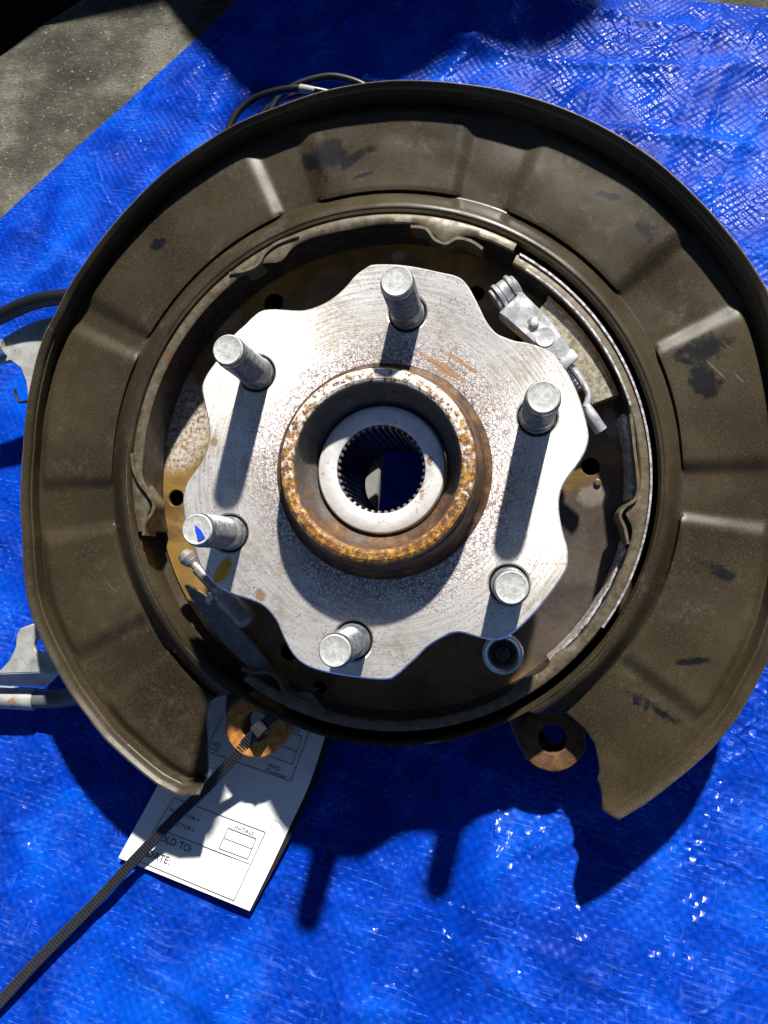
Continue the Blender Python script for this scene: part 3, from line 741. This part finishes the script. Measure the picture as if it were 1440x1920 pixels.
bm = bmesh.new(); q = hp(1022, 632, HL); lathe(bm, [(4.8, HL + .02), (4.6, HL + 0.5), (3.0, HL + 0.3), (0.05, HL + 0.2)], 24, q, cap1=True); obj('stamped_boss', bm, MT['zinc'], lv)
box_c = pb + d * 1.6
bm = bmesh.new(); box(bm, (box_c.x, box_c.y, HL - 3.6), 5.0, 8.2, 7.0, rotz(an), 0.6); obj('lever_tip', bm, MT['zinc'], lv)
bm = bmesh.new()                                       # stacked rollers at the pivot end
axr = (hp3(972, 531, HL - 5) - hp3(930, 562, HL - 6)).normalized()
rot = axr.to_track_quat('Z', 'Y').to_matrix().to_4x4(); c0 = hp3(948, 549, HL - 6)
prof = [(0.05, -6.6)]
for (a, b, rr) in ((-6.6, -4.9, 5.6), (-4.4, -2.3, 6.8), (-1.8, 2.2, 6.2), (2.7, 4.8, 6.9), (5.2, 6.6, 5.2)): prof += [(rr - .4, a), (rr, a + .3), (rr, b - .3), (rr - .4, b), (3.2, b + .05), (3.2, b + .35)]
lathe(bm, prof + [(0.05, 7.0)], 32, mat4=Matrix.Translation(c0) @ rot)
obj('pivot_roller', bm, MT['zinc'], lv)
bm = bmesh.new()                                       # cranked rod of the cable end
pts = [hp3(*q, -34) for q in ((1058, 672), (1075, 693), (1092, 718), (1103, 738), (1102, 752), (1098, 764))]
tube(bm, catmull(pts, 6), 1.7, 12)
pts = [hp3(1098, 764, -34), hp3(1108, 780, -34.5), hp3(1127, 808, -36)]
tube(bm, pts, [2.6, 3.1, 3.1], 14)
obj('cable_end', bm, MT['zinc'], lv)
bm = bmesh.new()
pts = [hp3(1064, 690, -40), hp3(1090, 728, -40)]; tube(bm, pts, 2.3, 10)
for k in range(7):
    c = pts[0].lerp(pts[1], k / 6); ax = (pts[1] - pts[0]).normalized()
    rot = ax.to_track_quat('Z', 'Y').to_matrix().to_4x4()
    lathe(bm, [(2.3, -.7), (2.9, 0), (2.3, .7)], 14, mat4=Matrix.Translation(c) @ rot)
obj('return_spring', bm, MT['bright'], lv)

# --- shoe adjuster at lower left
a3, b3 = hp3(352, 1046, -44), hp3(472, 1172, -44)
ax = (b3 - a3).normalized(); rot = ax.to_track_quat('Z', 'Y').to_matrix().to_4x4(); LL = (b3 - a3).length
def on(t): return Matrix.Translation(a3 + ax * LL * t) @ rot
bm = bmesh.new()
lathe(bm, [(0.05, -3.5), (3.2, -3.0), (4.0, 0), (3.6, 3.0), (2.2, 4.5), (2.2, 7), (3.3, 7.6), (3.3, LL * .48)], 24, mat4=on(0), cap0=True)
ad = obj('shoe_adjuster', bm, MT['shoegrey'], hub)
bm = bmesh.new(); nT = 14; prof = []
r0 = [bm.verts.new(on(.5) @ Vector(c)) for c in gear(6.6, 8.6, -1.5, nT)]; r1 = [bm.verts.new(on(.5) @ Vector(c)) for c in gear(6.6, 8.6, 1.5, nT)]
ring_faces(bm, r0, r1); bm.faces.new(r0); bm.faces.new(r1)
lathe(bm, [(4.6, 1.5), (4.6, 4.0)], 20, mat4=on(.5)); obj('star_wheel', bm, MT['bright'], ad)
bm = bmesh.new(); lathe(bm, [(5.4, 3.0), (5.7, 4.0), (5.7, LL * .36)], 28, mat4=on(.5)); lathe(bm, [(5.7, 0), (6.1, 0.4), (6.1, 1.4), (5.4, 3.6), (3.4, 5.4), (0.05, 6.0)], 28, mat4=on(.86), cap1=True)
obj('adjuster_socket', bm, MT['shoegrey'], ad)
bm = bmesh.new(); lathe(bm, [(0.05, -4.0), (3.0, -3.3), (4.3, 0), (3.4, 2.6), (2.2, 4.4)], 24, mat4=on(0) @ Matrix.Scale(1.06, 4), cap0=True); obj('adjuster_ball', bm, MT['shoegrey'], ad)

# --- knuckle with two mounting bosses that stand on the tarp
def boss(u, v, h, r, ri, ln, mat, seg=40):
    q = hp(u, v, h); bm = bmesh.new()
    lathe(bm, [(ri, h - ln), (ri, h - 0.5), (ri + 0.7, h), (r * .78, h + 0.1), (r - 1.0, h - 0.3), (r, h - 1.6), (r, h - ln), (ri, h - ln)], seg, q)
    for vt in bm.verts: vt.co += Vector((mn.noise(vt.co * .25), mn.noise(vt.co * .25 + Vector((5, 5, 5))), mn.noise(vt.co * .3 + Vector((9, 2, 5))) * .5)) * 0.5
    return obj('mounting_boss', bm, mat, hub)
boss(478, 1362, -47, 16.2, 7.2, 15, MT['boss'])
boss(1036, 1386, -58, 16.2, 7.0, 15, MT['bossdark'])
bm = bmesh.new()
def arm(pts, top, bot): plate(bm, [hp(u, v, -66) for (u, v) in pts], [], top, bot, 1.0)
arm([(940, 1300), (960, 1372), (985, 1425), (1012, 1440), (1012, 1330), (1090, 1330), (1085, 1250)], -67.5, -78)
arm([(430, 1270), (424, 1330), (440, 1400), (452, 1405), (452, 1330), (545, 1330), (600, 1290)], -63.5, -67)
lathe(bm, [(66, -82.5), (62, -93), (46, -97), (38, -101), (33, -101), (33, -90), (27, -82.5)], 60)
kn = obj('knuckle', bm, MT['cast'], hub)
bm = bmesh.new()
pl = [hp(u, v, -92) for (u, v) in ((719, 835), (706, 965), (640, 990), (600, 900), (640, 820))]
plate(bm, pl, [], -90, -98, 1.2); obj('bearing_carrier', bm, MT['knuckgrey'], kn)

# --- cables, hose and brackets behind the shield
def cable(name, pts, r, mat, seg=14, n=8):
    bm = bmesh.new(); tube(bm, catmull([hp3(*p) for p in pts], n), r, seg); return obj(name, bm, mat, hub)
HW = -70
cable('sensor_wire', [(415, 290, HW), (437, 225, HW), (470, 190, HW), (520, 171, HW + 3), (572, 167, HW + 4), (640, 185, HW), (700, 240, HW)], 2.1, MT['rubber'])
cable('sensor_wire', [(500, 240, HW - 6), (515, 195, HW - 6), (550, 163, HW - 6), (600, 146, HW - 6), (640, 146, HW - 6), (690, 166, HW - 6), (740, 220, HW - 6)], 2.1, MT['rubber'])
cable('sensor_wire', [(470, 250, HW - 12), (500, 205, HW - 12), (540, 182, HW - 12), (600, 172, HW - 12), (650, 200, HW - 12)], 1.5, MT['rubber'])
bm = bmesh.new(); tube(bm, catmull([hp3(*p) for p in ((563, 166, HW + 4.1), (572, 167.2, HW + 4.1), (590, 171, HW + 3.4))], 4), 2.3, 14); obj('wire_sleeve', bm, MT['bracket'], hub)
cable('brake_cable', [(-60, 625, -85), (0, 594, -82), (50, 571, -80), (100, 559, -78), (170, 560, -76), (260, 600, -74)], 4.6, MT['rubber'])
bm = bmesh.new()
br = [(-40, 655), (0, 637), (42, 612), (60, 604), (110, 590), (150, 640), (120, 760), (54, 760), (48, 715), (38, 690), (20, 676), (-40, 690)]
plate(bm, [hp(u, v, -88) for (u, v) in br], [], -88, -91, 0.6)
cb = obj('cable_bracket', bm, MT['bracket'], hub)
bm = bmesh.new(); tube(bm, [hp3(*p) for p in ((-40, 662, -88), (12, 651, -88))], 5.2, 16); obj('cable_ferrule', bm, MT['zinc'], cb)
bm = bmesh.new(); tube(bm, catmull([hp3(*p) for p in ((28, 731, -88), (31, 745, -88), (38, 754, -88), (60, 750, -88))], 4), 0.9, 8); obj('wire_hook', bm, MT['dark'], cb)
bm = bmesh.new()
def z8(x, y): return (x / 4.114, 1120 + y / 4.114)
bo = [z8(*p) for p in ((-150, 640), (0, 565), (75, 480), (120, 380), (125, 290), (155, 240), (250, 205), (420, 220), (560, 420), (520, 580), (0, 592), (-150, 600))]
bo = [b for b in bo if b[1] < 1262.9] + [z8(420, 582), z8(-150, 596)]
bo = [z8(*p) for p in ((-150, 596), (0, 565), (75, 480), (120, 380), (125, 290), (155, 240), (250, 205), (420, 220), (560, 420), (470, 575), (200, 585))]
HB = -62
plate(bm, [hp(u, v, HB) for (u, v) in bo], [circ(hp(*z8(312, 370), HB), 4.0, 24)], HB, HB - 2.5, 0.6)
lo = [Vector((*hp(*z8(x, y), HB), HB - .3)) for (x, y) in ((-150, 600), (470, 577))] + [Vector((*hp(*z8(x, y), HB - 9), HB - 9)) for (x, y) in ((362, 690), (-150, 672))]
vs = [bm.verts.new(p) for p in lo]; vb = [bm.verts.new(p + Vector((0, 2.2, -.6))) for p in lo]
bm.faces.new(vs); bm.faces.new(vb); ring_faces(bm, vs, vb)
cb2 = obj('cable_bracket', bm, MT['bracket'], hub)
bm = bmesh.new(); tube(bm, [hp3(*z8(x, y), HB - 14) for (x, y) in ((-200, 765), (0, 770), (268, 785), (280, 786))], [6.3, 6.3, 6.3, 5.6], 20)
obj('crimp_sleeve', bm, MT['bracket'], cb2)
cable('brake_hose', [(*z8(-100, 770), HB - 14), (*z8(300, 780), HB - 14), (*z8(520, 770), HB - 14), (*z8(800, 700), HB - 8), (*z8(1000, 600), HB)], 5.4, MT['hose'])
cable('brake_hose', [(1085, 1398, -76), (1060, 1404, -70), (1036, 1398, -68), (1015, 1380, -70), (1000, 1350, -74)], 1.6, MT['rubber'])

# ------------------------------------------------------------------ paper tag, on the tarp under the left boss
TH = 7.0
def tp(u, v, up=0.0): return gp(u, v, TH + up)
T0, TX, TY = tp(222, 1608), tp(468, 1706), tp(222 + 145 * 1.35, 1608 - 300 * 1.35)
bm = bmesh.new()
edgeL = [(222, 1608), (262, 1535), (300, 1465), (345, 1385), (395, 1290)]
edgeR = [(468, 1708), (508, 1626), (548, 1540), (583, 1462), (622, 1340)]
NA, NB = 20, 24
cl, cr_ = catmull([Vector(p) for p in edgeL], 6), catmull([Vector(p) for p in edgeR], 6)
top, botm = [], []
def tagh(a, b): return 1.6 * math.sin(a * PI) * (1 - b) + 2.5 * (1 - b) ** 2 * a + 10.0 * b
for j in range(len(cl)):
    b = j / (len(cl) - 1); r1_, r2_ = [], []
    for i in range(NA + 1):
        a = i / NA; q = cl[j].lerp(cr_[j], a); w = tp(q.x, q.y, tagh(a, b)); r1_.append(bm.verts.new(w)); r2_.append(bm.verts.new(w + Vector((0, 0, -0.35))))
    top.append(r1_); botm.append(r2_)
for j in range(len(cl) - 1):
    for i in range(NA):
        bm.faces.new((top[j][i], top[j][i+1], top[j+1][i+1], top[j+1][i])); bm.faces.new((botm[j][i], botm[j+1][i], botm[j+1][i+1], botm[j][i+1]))
bd = top[0] + [r[-1] for r in top[1:]] + top[-1][-2::-1] + [r[0] for r in top[-2:0:-1]]
bb = botm[0] + [r[-1] for r in botm[1:]] + botm[-1][-2::-1] + [r[0] for r in botm[-2:0:-1]]
ring_faces(bm, bd, bb)
paper = obj('paper_tag', bm, MT['paper'])
tag(paper, 'white printed paper inspection tag lying under the left rusty boss', 'paper tag')
bm = bmesh.new(); pr = None  # black strip that paints the gap shadow beneath the tag's right edge
for j in range(len(cl)):
    b = j / (len(cl) - 1); w = 9.5 * min(1.0, 0.25 + 1.6 * b) if b < 0.72 else 9.5
    q = cr_[j]; c1 = tp(q.x - 6, q.y, tagh(1, b) - 1.2); c2 = tp(q.x + w, q.y + w * .42, tagh(1, b) - 1.4)
    cur = [bm.verts.new(c1), bm.verts.new(c2), bm.verts.new(c2 - Vector((0, 0, .4))), bm.verts.new(c1 - Vector((0, 0, .4)))]
    if pr: ring_faces(bm, pr, cur)
    else: bm.faces.new(cur)
    pr = cur
bm.faces.new(pr); obj('gap_shadow_strip', bm, MT['ink_gap'], paper, smooth=0)
def tag_ab(u, v):
    """place of a photo point on the tag: across and along"""
    best = None
    for j in range(len(cl)):
        l, r = cl[j], cr_[j]; dd = r - l; a = (Vector((u, v)) - l).dot(dd) / dd.length_squared
        e = ((l + dd * a) - Vector((u, v))).length
        if best is None or e < best[0]: best = (e, a, j / (len(cl) - 1))
    return best[1], best[2]
def onp(u, v, up=0.25):
    a, b = tag_ab(u, v); return tp(u, v, tagh(min(1, max(0, a)), b) + up)
def z5(x, y): return (180 + x / 2.88, 1260 + y / 2.88)
bm = bmesh.new()
def rule(p, q, w=0.34, n=8):
    pts = [onp(*z5(p[0] + (q[0]-p[0])*k/n, p[1] + (q[1]-p[1])*k/n)) for k in range(n + 1)]
    pr = None
    for k, c in enumerate(pts):
        d = (pts[min(k+1, n)] - pts[max(k-1, 0)]).normalized(); s = Vector((-d.y, d.x, 0)).normalized() * w / 2
        cur = (bm.verts.new(c + s), bm.verts.new(c - s))
        if pr: bm.faces.new((pr[0], cur[0], cur[1], pr[1]))
        pr = cur
for p, q in (((420, 680), (915, 865)), ((915, 865), (745, 1235)), ((215, 1015), (745, 1235)), ((420, 680), (215, 1015)), ((345, 850), (830, 1038)),
             ((715, 843), (865, 900)), ((865, 900), (818, 1010)), ((818, 1010), (663, 952)), ((663, 952), (715, 843)), ((690, 897), (840, 955)),
             ((1160, 300), (1050, 590)), ((470, 380), (1050, 590)), ((1112, 345), (1060, 500)), ((900, 440), (1060, 500)), ((930, 370), (1085, 430)), ((960, 300), (1112, 345)),
             ((590, 420), (690, 230))):
    rule(p, q)
rls = obj('printed_rule', bm, MT['ink_gap'], paper, smooth=0)
def text(s, p, q, hgt):
    """lettering on the tag from p to q (baseline), hgt tall, in crop pixels"""
    cu = bpy.data.curves.new('printed_text', 'FONT'); cu.body = s; cu.size = 1.0
    to = bpy.data.objects.new('t', cu); COL.objects.link(to)
    dg = bpy.context.evaluated_depsgraph_get(); me = bpy.data.meshes.new_from_object(to.evaluated_get(dg))
    bpy.data.objects.remove(to)
    xs = [v.co.x for v in me.vertices]
    x0, w, hh = min(xs), max(xs) - min(xs), 0.72
    a, b = Vector(p), Vector(q); d = b - a; n = Vector((0.40, -0.916)) * hgt
    for v in me.vertices:
        e = a + d * ((v.co.x - x0) / w) + n * (v.co.y / hh); v.co = onp(*z5(e.x, e.y), 0.3) * MM
    o = bpy.data.objects.new('printed_text', me); me.materials.append(MT['ink_gap']); COL.objects.link(o); o.parent = paper
text('INSPECTOR 4', (395, 752), (552, 812), 22)
text('INSPECTOR 5', (375, 806), (525, 866), 22)
text('INITIALS', (748, 846), (848, 882), 21)
text('SOLD TO:', (318, 900), (508, 978), 42)
text('DATE:', (272, 996), (392, 1040), 42)
text('RH', (930, 512), (962, 524), 20)
text('Passenger', (915, 535), (1030, 578), 20)
text('LH', (618, 392), (638, 400), 20)
text('Driver', (602, 415), (660, 437), 20)
text('INITIALS', (990, 292), (1095, 328), 21)
for (x, y) in ((968, 526), (645, 402)):
    bm = bmesh.new()
    for p, q in (((0, 0), (18, 6)), ((18, 6), (24, -10)), ((24, -10), (6, -16)), ((6, -16), (0, 0))): rule((x + p[0], y + p[1]), (x + q[0], y + q[1]), 0.3, 1)
    obj('check_box', bm, MT['ink_gap'], paper, smooth=0)

# ------------------------------------------------------------------ cable tie through the left boss
def at(u, v, z): return to_world(ray(u, v) * z) / MM
bm = bmesh.new()
spine = catmull([at(528, 1335, 374), at(510, 1347, 372), at(490, 1364, 371), at(455, 1400, 375), at(400, 1464, 381), at(325, 1537, 386), at(250, 1615, 391), at(190, 1680, 391), at(125, 1746, 389), at(60, 1812, 386), at(0, 1878, 383), at(-60, 1940, 380)], 40)
camw = to_world(Vector((0, 0, 0))) / MM
rows = []; W = 5.6; T = 1.4
# resample so that every notch of the strap is one short step
acc = [0.0]
for p, q in zip(spine, spine[1:]): acc.append(acc[-1] + (q - p).length)
def samp(d):
    lo = 0
    while lo < len(acc) - 2 and acc[lo+1] < d: lo += 1
    t = (d - acc[lo]) / max(1e-6, acc[lo+1] - acc[lo]); return spine[lo].lerp(spine[lo+1], min(1, max(0, t)))
d = 0.0; pitch = 1.7; st = 0
while d < acc[-1] - 0.2:
    for (f, tt) in ((0.0, T), (0.45, T), (0.55, T * .30), (0.95, T * .30)):
        c = samp(d + f * pitch); e = samp(d + f * pitch + 0.6) - samp(max(0, d + f * pitch - 0.6)); e.normalize()
        tw = Vector((0.25, -0.10, 1.0)).normalized(); s = e.cross(tw).normalized(); nrmv = s.cross(e).normalized()
        if nrmv.z < 0: nrmv = -nrmv
        rows.append([bm.verts.new(c + s * W/2), bm.verts.new(c + s * (W/2 - .45) + nrmv * .35), bm.verts.new(c + s * (W/2 - .5) + nrmv * tt * .55), bm.verts.new(c - s * (W/2 - .5) + nrmv * tt * .55), bm.verts.new(c - s * (W/2 - .45) + nrmv * .35),
                     bm.verts.new(c - s * W/2), bm.verts.new(c - s * W/2 - nrmv * .5), bm.verts.new(c + s * W/2 - nrmv * .5)])
    d += pitch
for i in range(len(rows) - 1): ring_faces(bm, rows[i], rows[i+1])
bm.faces.new(rows[0]); bm.faces.new(rows[-1])
tie = bpy.data.objects.new('cable_tie', None); COL.objects.link(tie); tie.location = (0, 0, 0)
tag(tie, 'long black ribbed cable tie threaded through the left rusty boss', 'cable tie')
obj('ribbed_strap', bm, MT['tie'], tie, smooth=20)
bm = bmesh.new(); hc = at(487, 1366, 368); e = (at(455, 1398, 368) - hc).normalized()
box(bm, hc, 6.6, 6.4, 4.6, rotz(math.atan2(e.y, e.x)), 0.7); obj('tie_head', bm, MT['tie'], tie)

# ------------------------------------------------------------------ orange flake on the flange
bm = bmesh.new()
lf = [(401, 1095), (402, 1080), (407, 1066), (416, 1053), (427, 1046), (434, 1048), (435, 1058), (431, 1072), (423, 1084), (412, 1092)]
plate(bm, [hp(u, v, 0) for (u, v) in lf], [], 0.5, 0.06, 0.15)
flake = obj('rust_flake', bm, MT['leaf']); flake.matrix_world = HUBM
tag(flake, 'small orange leaf shaped flake on the left lower lobe of the steel flange', 'flake')

# ------------------------------------------------------------------ black corner object, its unseen upper body added and shaped to shade the tarp
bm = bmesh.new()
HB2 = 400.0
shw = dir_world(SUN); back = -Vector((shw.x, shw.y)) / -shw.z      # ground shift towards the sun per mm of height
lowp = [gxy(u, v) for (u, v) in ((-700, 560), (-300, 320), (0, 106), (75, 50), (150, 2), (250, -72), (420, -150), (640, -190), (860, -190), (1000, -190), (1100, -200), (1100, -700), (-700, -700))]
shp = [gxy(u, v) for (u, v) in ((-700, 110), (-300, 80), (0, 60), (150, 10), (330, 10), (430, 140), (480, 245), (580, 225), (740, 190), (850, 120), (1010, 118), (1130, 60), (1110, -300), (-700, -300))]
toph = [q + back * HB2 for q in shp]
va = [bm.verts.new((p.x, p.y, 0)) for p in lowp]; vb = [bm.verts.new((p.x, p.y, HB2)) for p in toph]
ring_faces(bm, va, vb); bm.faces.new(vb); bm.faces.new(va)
pn = obj('black_shadow_blocker', bm, MT['black'], smooth=0)
tag(pn, 'black object in the top left corner with an added unseen body that shades the tarp', 'shadow blocker')
print('sun elevation', math.degrees(math.asin(sd.z)), 'over hub', math.degrees(math.asin(A.dot(SUN))))
